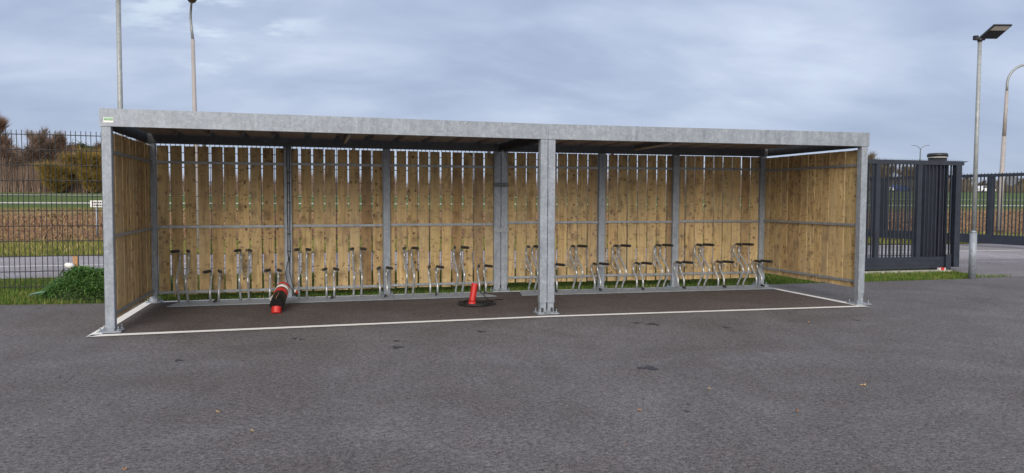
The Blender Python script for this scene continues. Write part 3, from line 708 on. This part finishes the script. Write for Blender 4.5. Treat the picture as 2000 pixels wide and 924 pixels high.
# motorway twin lamp
def twin(x, y, label):
    z = zprof(y); o = thing('twin_street_lamp', (x, y, z), label, 'street lamp')
    s = MB(); s.tube([(x, y, z), (x, y, 12.7)], [.15, .10], 8); s.build('mast', M['galv_dark'], o)
    for sg in (-1, 1):
        s = MB(); dr = Vector((.966*sg, -.259*sg, 0)); s.tube([Vector((x, y, 12.65))+dr*a_+Vector((0, 0, .75*math.sin(min(1, a_/1.3)*1.57))) for a_ in (0, .15, .4, .8, 1.3, 1.9)], .055, 6); s.build('arm', M['galv_dark'], o)
    return o
twin(127.0, 124, 'distant twin-armed street lamp above the gate, on the motorway')
# sign across the road
o = thing('road_sign', (-5.85, 23.9, 0), 'small white text sign on a thin post across the road at left', 'sign')
s = MB(); s.tube([(-5.85, 23.9, 0), (-5.85, 23.9, 1.2)], .03, 8); s.build('sign_post', M['galv'], o)
s = MB(); s.box(-6.06, -5.20, 23.86, 23.885, 1.16, 1.42); pl = s.build('sign_plate', M['white'], o)
rs = random.Random(2)
for z in (1.31, 1.20):
    xx = -6.0; s = MB()
    while xx < -5.30: ww = rs.uniform(.035, .06); s.box(xx, xx+ww, 23.852, 23.858, z, z+.065); xx += ww+.022
    s.build('lettering', M['darktext'], pl)
# stake and pipe by the fence
o = tag(MB().box(-1.475, -1.405, 4.34, 4.375, 0, .57).build('wooden_stake', M['stake']), 'bare wooden stake rising from the green heap by the fence', 'stake')
o = thing('pipe_stub', (-1.45, 4.25, 0), 'grey pipe with white fitting and black strut beside the wooden stake', 'pipe')
s = MB(); s.tube([(-1.36, 4.25, .0), (-1.38, 4.25, .26), (-1.44, 4.25, .40)], .028, 10); s.build('pipe', M['greypipe'], o)
s = MB(); s.tube([(-1.55, 4.24, .415), (-1.53, 4.24, .43), (-1.47, 4.24, .425), (-1.44, 4.24, .39)], [.035, .05, .05, .035], 10); s.build('fitting', M['white'], o)
s = MB(); s.tube([(-1.57, 4.24, .38), (-1.68, 4.22, .22), (-1.72, 4.2, .16)], .012, 6); s.build('strut', M['rubber'], o)

# ------------------------------------------------------------------ grass, weeds
def blades(n, sampler, hmin, hmax, wid, seed, lean=.5):
    r = random.Random(seed); s = MB()
    for _ in range(n):
        x, y, z = sampler(r); h = r.uniform(hmin, hmax); th = r.uniform(0, 6.283); w_ = wid*r.uniform(.6, 1.3)
        lx, ly = math.cos(th)*h*lean*r.random(), math.sin(th)*h*lean*r.random(); a = r.uniform(0, 3.14); cx_, cy_ = math.cos(a)*w_, math.sin(a)*w_
        s.v += [(x-cx_, y-cy_, z), (x+cx_, y+cy_, z), (x+lx*.4+cx_*.8, y+ly*.4+cy_*.8, z+h*.6), (x+lx*.4-cx_*.8, y+ly*.4-cy_*.8, z+h*.6), (x+lx, y+ly, z+h*.92)]
        o_ = len(s.v)-5; s.f += [(o_, o_+1, o_+2, o_+3), (o_+3, o_+2, o_+4)]; s.sm += [False, False]
    return s
def edge(x):
    if x < -2: return 2.80-.002*(x+2)
    if x < -.6: return 2.8-(x+2)*.1
    if x < 8: return 2.68
    return 2.72
def lawn(r):
    while True:
        x = r.uniform(-5.5, 15.9); y = 2.60+(r.random()**1.35)*4.05
        if x > 14.9 and y > 3.0 and x > 15.25+(y-3.0)*.35: continue
        if 14.6 < x and y < 2.76+(x-14.6)*.05: continue
        if 11.8 < x < 15.6 and 4.0 < y < 4.25: continue
        if y > edge(x)-.045+.05*math.sin(x*2.3)*math.sin(x*9.1)+.05*r.random(): return x, y, 0
struct(blades(90000, lawn, .025, .085, .0035, 1).build('lawn_grass', M['grass'], fix=False), 'stuff')
def verge(r):
    return r.uniform(-16, 34), 12.75+r.random()**1.3*7.5, 0
struct(blades(30000, verge, .05, .16, .012, 2).build('verge_grass', M['verge'], fix=False), 'stuff')
def bank(r):
    y = 22.6+r.random()**1.2*18; return r.uniform(-24, 72), y, zprof(y)-.03
struct(blades(42000, bank, .05, .20, .030, 4, 1.6).build('dry_reeds', M['drygrass'], fix=False), 'stuff')

# heap of green weeds by the left end
hp = thing('weed_heap', (-.9, 3.6, 0), 'dense dark green heap of weeds on the grass left of the shelter', 'plant')
def heap_z(x, y):
    dx, dy = (x+.74)/.92, (y-3.60)/.80; q = dx*dx+dy*dy
    return max(0, (1-q))**.55*.43*(1+.12*math.sin(x*9)+.1*math.sin(y*11+x*5)) if q < 1 else 0
s = MB(); N = 30
for i in range(N):
    for j in range(N):
        x = -1.9+i*2.1/(N-1); y = 2.78+j*1.7/(N-1); s.v.append((x, y, heap_z(x, y)-.03))
for i in range(N-1):
    for j in range(N-1): s.f.append((i*N+j, i*N+j+1, (i+1)*N+j+1, (i+1)*N+j)); s.sm.append(True)
M['mulch'] = plain('mulch', (.03, .045, .015), .95, 0, .4, 20)
s.build('mound', M['mulch'], hp, fix=False)
r = random.Random(9); s = MB()
for _ in range(16000):
    x = r.uniform(-1.85, .12); y = r.uniform(2.8, 4.45); z = heap_z(x, y)
    if z <= .01 and r.random() < .93: continue
    z -= .02; L = r.uniform(.05, .21); th = r.uniform(0, 6.283); w_ = r.uniform(.004, .009)
    up = r.uniform(.1, .9); dirv = Vector((math.cos(th), math.sin(th), up)).normalized(); sd_ = Vector((-math.sin(th), math.cos(th), 0))*w_
    p0 = Vector((x, y, z)); p1 = p0+dirv*L*.5; p2 = p0+dirv*L+Vector((0, 0, -L*.35))
    o_ = len(s.v); s.v += [tuple(p0-sd_), tuple(p0+sd_), tuple(p1+sd_), tuple(p1-sd_), tuple(p2)]; s.f += [(o_, o_+1, o_+2, o_+3), (o_+3, o_+2, o_+4)]; s.sm += [False]*2
s.build('leaves', M['weeds'], hp, fix=False)
s = MB(); s.add([(-1.82, 3.3, .07), (-1.70, 3.24, .10), (-1.56, 3.27, .11), (-1.60, 3.40, .13), (-1.74, 3.42, .10)], [(0, 1, 2, 3, 4)])
s.add([(-1.82, 3.3, .05), (-1.70, 3.24, .08), (-1.56, 3.27, .09), (-1.60, 3.40, .11), (-1.74, 3.42, .08)], [(0, 1, 2, 3, 4)])
tag(s.build('foil_scrap', M['paleleaf'], fix=False), 'pale green scrap of foil lying on the left edge of the weed heap', 'scrap')

# fallen leaves
def leafmesh(seed, L):
    r = random.Random(seed); s = MB(); n = 9; pts = []
    for i in range(n):
        a = 2*math.pi*i/n; q = L*.85*(.5+.5*abs(math.cos(a)))*r.uniform(.7, 1.1); pts.append((math.cos(a)*q, math.sin(a)*q*.5, .006+r.uniform(0, .018)))
    s.add([(0, 0, .004)]+pts, [(0, i+1, (i+1) % n+1) for i in range(n)]); return s
leaf_defs = [(4.474, -4.387, .03, 'leaf_or', 'rust and cream leaf on the asphalt in front of the central post'), (5.56, -4.674, .03, 'leaf_or', 'curled orange leaf on the asphalt, right of the foreground'),
 (1.574, -3.697, .024, 'leaf_tan', 'pale round leaf on the asphalt in the left foreground'), (8.162, -1.264, .05, 'leaf_or', 'orange leaf just outside the white line near the right end'),
 (1.837, -4.213, .03, 'leaf_tan', 'thin tan leaf on the asphalt, left of the foreground centre'), (1.207, -4.78, .02, 'leaf_or', 'tiny orange leaf at the bottom left edge of the photo'),
 (4.072, -5.076, .02, 'leaf_or', 'small orange crumb of leaf nearest the camera'), (6.558, -4.138, .035, 'leaf_tan', 'tan leaf on the asphalt in the right foreground'), (5.268, -3.954, .03, 'leaf_tan', 'narrow brown leaf beyond the two orange leaves')]
for i, (x, y, L, m_, lab) in enumerate(leaf_defs):
    o = leafmesh(i+3, L).build('fallen_leaf', M[m_], fix=False); o.location = (x, y, .004); o.rotation_euler = (0, 0, i*1.3); tag(o, lab, 'leaf', 'fallen leaves on the asphalt')

# ------------------------------------------------------------------ trees
def grow(seed, h, spread, twigs, tw_len, tw_w, upright=.6, trunk_r=.09, low=.15, stems=1, curl=.3):
    """trunk + limbs in one mesh, twigs in another (crown)"""
    r = random.Random(seed); t_ = MB(); c = MB(); tips = []
    for k in range(stems):
        ang0 = r.uniform(0, 6.28); lean = Vector((math.cos(ang0), math.sin(ang0), 0))*(.16*h if stems > 1 else .05*h)
        pts = [Vector((0, 0, 0))+lean*.15]; 
        for i in range(1, 6): pts.append(lean*(i/5)+Vector((r.uniform(-1, 1)*.03*h, r.uniform(-1, 1)*.03*h, h*.92*i/5)))
        t_.tube(pts, [trunk_r*(1-.16*i) for i in range(6)], 6, False)
        nb = int(14/stems)+4
        for b_ in range(nb):
            f = low+(1-low)*(b_+r.random())/nb; p = pts[0].lerp(pts[-1], 0); seg = f*5; i0 = min(4, int(seg)); p = pts[i0].lerp(pts[i0+1], seg-i0)
            a = r.uniform(0, 6.283); L = spread*(1.05-.75*abs(f-.45))*r.uniform(.6, 1.1)
            dv = Vector((math.cos(a), math.sin(a), upright*r.uniform(.6, 1.5))).normalized()
            q = p+dv*L*.5+Vector((0, 0, r.uniform(-.05, .1)*L)); e = p+dv*L+Vector((0, 0, .2*L))
            t_.tube([p, q, e], [trunk_r*.42*(1.1-f), trunk_r*.26*(1.1-f), trunk_r*.12], 4, False)
            tips += [(p.lerp(q, u), dv) for u in (.5, .8)]+[(q.lerp(e, u), dv) for u in (.1, .35, .6, .8, 1)]
        tips += [(pts[-1], Vector((0, 0, 1)))]*3
    for _ in range(twigs):
        p, dv = r.choice(tips); dv = (dv+Vector((r.uniform(-1, 1), r.uniform(-1, 1), r.uniform(-.5, 1)))*(.5+curl)).normalized()
        L = tw_len*r.uniform(.5, 1.3); p = p+Vector((r.uniform(-1, 1), r.uniform(-1, 1), r.uniform(-1, 1)))*.12*spread
        sd_ = dv.cross(Vector((r.uniform(-1, 1), r.uniform(-1, 1), r.uniform(-1, 1)))).normalized()*tw_w
        o_ = len(c.v); e = p+dv*L; c.v += [tuple(p-sd_), tuple(p+sd_), tuple(e)]; c.f.append((o_, o_+1, o_+2)); c.sm.append(False)
    return t_, c
def tree(name, seed, loc, label, cat, group, mcrown, **kw):
    t_, c = grow(seed, **kw); o = thing(name, (0, 0, 0), label, cat, group)
    t_.build('trunk', M['bark'], o, fix=False); c.build('crown', mcrown, o, fix=False); o.location = loc; return o
def tz(y): return zprof(y)-.1
G1 = 'bare winter trees beyond the field at left'; G2 = 'low bare trees along the motorway'
protos = [tree('bare_tree', 21, (-30.0, 84, tz(84)), 'bare red-brown tree at the left edge, tallest in the treeline', 'tree', G1, M['twig_red'], h=7.3, spread=1.9, twigs=5600, tw_len=1.1, tw_w=.022, upright=1.3, low=.08),
          tree('bare_tree', 22, (-26.3, 86, tz(86)), 'bare brown tree second from the left edge of the treeline', 'tree', G1, M['twig_brown'], h=6.2, spread=2.2, twigs=3600, tw_len=.9, tw_w=.022),
          tree('bare_tree', 23, (-24.2, 82, tz(82)), 'slim bare brown tree among the left treeline behind the fence', 'tree', G1, M['twig_brown'], h=5.2, spread=1.8, twigs=3000, tw_len=.9, tw_w=.020, upright=1.1)]
rt = random.Random(31); k = 0
ordn = ['fourth', 'fifth', 'sixth', 'seventh', 'eighth', 'ninth', 'tenth', 'eleventh', 'twelfth', 'thirteenth', 'fourteenth', 'fifteenth', 'sixteenth', 'seventeenth']
for k in range(14):
    x = -28.6+k*.95+rt.uniform(-.3, .3); y = rt.uniform(80, 92); sc = rt.uniform(.62, .92)
    dup(protos[k % 3], (x, y, tz(y)), 'bare brown tree in the left treeline beyond the field, %s from the photo\'s left edge' % ordn[k], G1, rt.uniform(0, 6.28), (sc*1.1, sc*1.1, sc))
# understorey thicket, one mass
def thicket(r):
    x = r.uniform(-48, 60); y = 78+r.random()*12; return x, y, zprof(y)-.05
r = random.Random(12); s = MB()
for q_ in range(46000):
    x, y, z = thicket(r)
    if q_ < 26000: x = r.uniform(-42, -15)
    top = (4.2 if x < -19 else 2.8)+1.0*math.sin(x*.55)*math.sin(x*.23+1)+.5*math.sin(x*1.7); L = r.uniform(.5, 1.0)**1*max(1.0, top); th = r.uniform(0, 6.28); le = r.uniform(0, .35)
    e = Vector((x+math.cos(th)*le*L, y+math.sin(th)*le*L, z+L)); w_ = r.uniform(.018, .045); o_ = len(s.v); s.v += [(x-w_, y, z), (x+w_, y, z), tuple(e)]; s.f.append((o_, o_+1, o_+2)); s.sm.append(False)
struct(s.build('thicket', M['twig_brown'], fix=False), 'stuff')
# ochre willow bushes and the dark evergreen
G3 = 'ochre willow shrubs in front of the treeline'
ob = tree('willow_shrub', 41, (-19.2, 77.5, tz(77.5)), 'large ochre yellow willow shrub next to the shelter\'s left front post', 'shrub', G3, M['twig_ochre'], h=2.9, spread=2.2, twigs=9000, tw_len=1.0, tw_w=.022, upright=1.4, trunk_r=.05, low=.02, stems=6)
dup(ob, (-22.4, 77.0, tz(77)), 'ochre yellow willow shrub, smaller and left of the largest', G3, 1.2, (1.0, 1.0, .68))
dup(ob, (-16.6, 78, tz(78)), 'ochre willow shrub hidden mostly by the shelter\'s left front post', G3, 2.2, (1.05, 1.05, .95))
dup(ob, (-20.8, 79, tz(79)), 'ochre willow shrub between and behind the two larger ones', G3, 3.2, (1.05, 1.05, .90))
def evergreen(name, seed, loc, label, h, w_):
    r = random.Random(seed); o = thing(name, (0, 0, 0), label, 'tree'); t_ = MB(); t_.tube([(0, 0, 0), (.1, 0, h*.5), (0, 0, h*.9)], [.16, .11, .04], 7, False); c = MB()
    cl_ = [(Vector((r.gauss(0, .38)*w_, r.gauss(0, .38)*w_, h*r.uniform(.35, .97))), r.uniform(.35, .75)) for _ in range(26)]
    for _ in range(9000):
        cc, rr_ = r.choice(cl_); q = Vector((r.gauss(0, .5), r.gauss(0, .5), r.gauss(0, .38)))*rr_; p = cc+q
        a = Vector((r.uniform(-1, 1), r.uniform(-1, 1), r.uniform(-1, 1))).normalized()*.07; b_ = a.cross(Vector((r.uniform(-1, 1), r.uniform(-1, 1), r.uniform(-1, 1)))).normalized()*.045
        o_ = len(c.v); c.v += [tuple(p-a), tuple(p+b_), tuple(p+a), tuple(p-b_)]; c.f.append((o_, o_+1, o_+2, o_+3)); c.sm.append(False)
    for cc, rr_ in cl_[:12]: t_.tube([(0, 0, cc.z*.7), cc], [.05, .02], 4, False)
    t_.build('trunk', M['bark'], o, fix=False); c.build('crown', M['leaf_dark'], o, fix=False); o.location = loc; return o
evergreen('evergreen_tree', 51, (-21.2, 84, tz(84)), 'dark evergreen tree rising above the ochre shrubs beyond the field', 5.4, 1.7)
# right-hand distance
p2 = tree('bare_tree', 61, (100, 150, 2.7), 'low bare olive-brown tree on the horizon behind the sliding gate', 'tree', G2, M['twig_far'], h=9, spread=3.6, twigs=7000, tw_len=1.9, tw_w=.05, low=.03, upright=.9)
rt = random.Random(77)
ordr = ['second', 'third', 'fourth', 'fifth', 'sixth', 'seventh', 'eighth', 'ninth', 'tenth', 'eleventh', 'twelfth', 'thirteenth', 'fourteenth', 'fifteenth', 'sixteenth']
for i in range(15):
    x = 142+i*4.4+rt.uniform(-1.2, 1.2); y = rt.uniform(152, 166); sc = rt.uniform(.75, 1.0)*(1 if x < 166 else .58)
    dup(p2, (x, y, 2.5), 'bare olive-brown tree on the horizon behind the gates, %s from the left of its row' % ordr[i], G2, rt.uniform(0, 6), (sc*1.3, sc*1.3, sc))
p2['label'] = 'bare olive-brown tree on the horizon behind the gates, leftmost of its row'; p2.location = (137, 152, 2.5)
r = random.Random(13); s = MB()
for _ in range(30000):
    x = r.uniform(95, 250); y = r.uniform(146, 162); L = r.uniform(.4, 1)*(6.2 if x < 166 else 4.6)*(1+.3*math.sin(x*.21)); w_ = r.uniform(.05, .1); th = r.uniform(0, 6.28); o_ = len(s.v)
    s.v += [(x-w_, y, 2.6), (x+w_, y, 2.6), (x+math.cos(th)*L*.3, y+math.sin(th)*L*.3, 2.6+L)]; s.f.append((o_, o_+1, o_+2)); s.sm.append(False)
struct(s.build('motorway_thicket', M['twig_far'], fix=False), 'stuff')

# ------------------------------------------------------------------ cars on the motorway
def car(loc, label, van=False, body=M['carwhite'], group='cars on the motorway'):
    o = thing('car' if not van else 'van', (0, 0, 0), label, 'van' if van else 'car', group)
    if van: prof = [(-2.6, .35), (2.55, .35), (2.6, .9), (2.35, 1.25), (1.7, 1.45), (1.2, 2.2), (.9, 2.35), (-2.5, 2.4), (-2.6, 2.2)]
    else: prof = [(-2.1, .3), (2.1, .3), (2.15, .65), (1.95, .85), (1.05, .98), (.35, 1.42), (-1.1, 1.48), (-1.85, 1.05), (-2.15, .95)]
    s = MB(); n = len(prof); s.add([(x, -.85, z) for x, z in prof]+[(x, .85, z) for x, z in prof], [tuple(range(n)), tuple(range(2*n-1, n-1, -1))]+[(i, i+n, (i+1) % n+n, (i+1) % n) for i in range(n)]); s.build('body', body, o)
    win = [(.9, 1.0), (.32, 1.36), (-1.02, 1.40), (-1.6, 1.05)] if not van else [(1.55, 1.45), (1.12, 2.1), (.5, 2.1), (.5, 1.45)]
    for yy in (-.86, .86):
        s = MB(); s.add([(x, yy, z) for x, z in win], [(0, 1, 2, 3)]); s.build('window', M['carglass'], o, fix=False)
        for xx in (-1.35, 1.35): s = MB(); s.tube([(xx, yy*.8, .32), (xx, yy*1.02, .32)], .32, 14); s.build('wheel', M['tyre'], o)
    o.location = loc; return o
zr = 3.66
car((148.5, 128, zr), 'white car on the motorway, just right of the nearer lamp mast')
car((121.3, 128, zr), 'white car on the motorway, seen through the bars of the sliding gate')
car((126.3, 128.5, zr), 'blue car on the motorway, right behind the white one seen through the gate bars', False, M['carblue'])
print('objects', len(bpy.data.objects), 'verts', sum(len(m.vertices) for m in bpy.data.meshes))
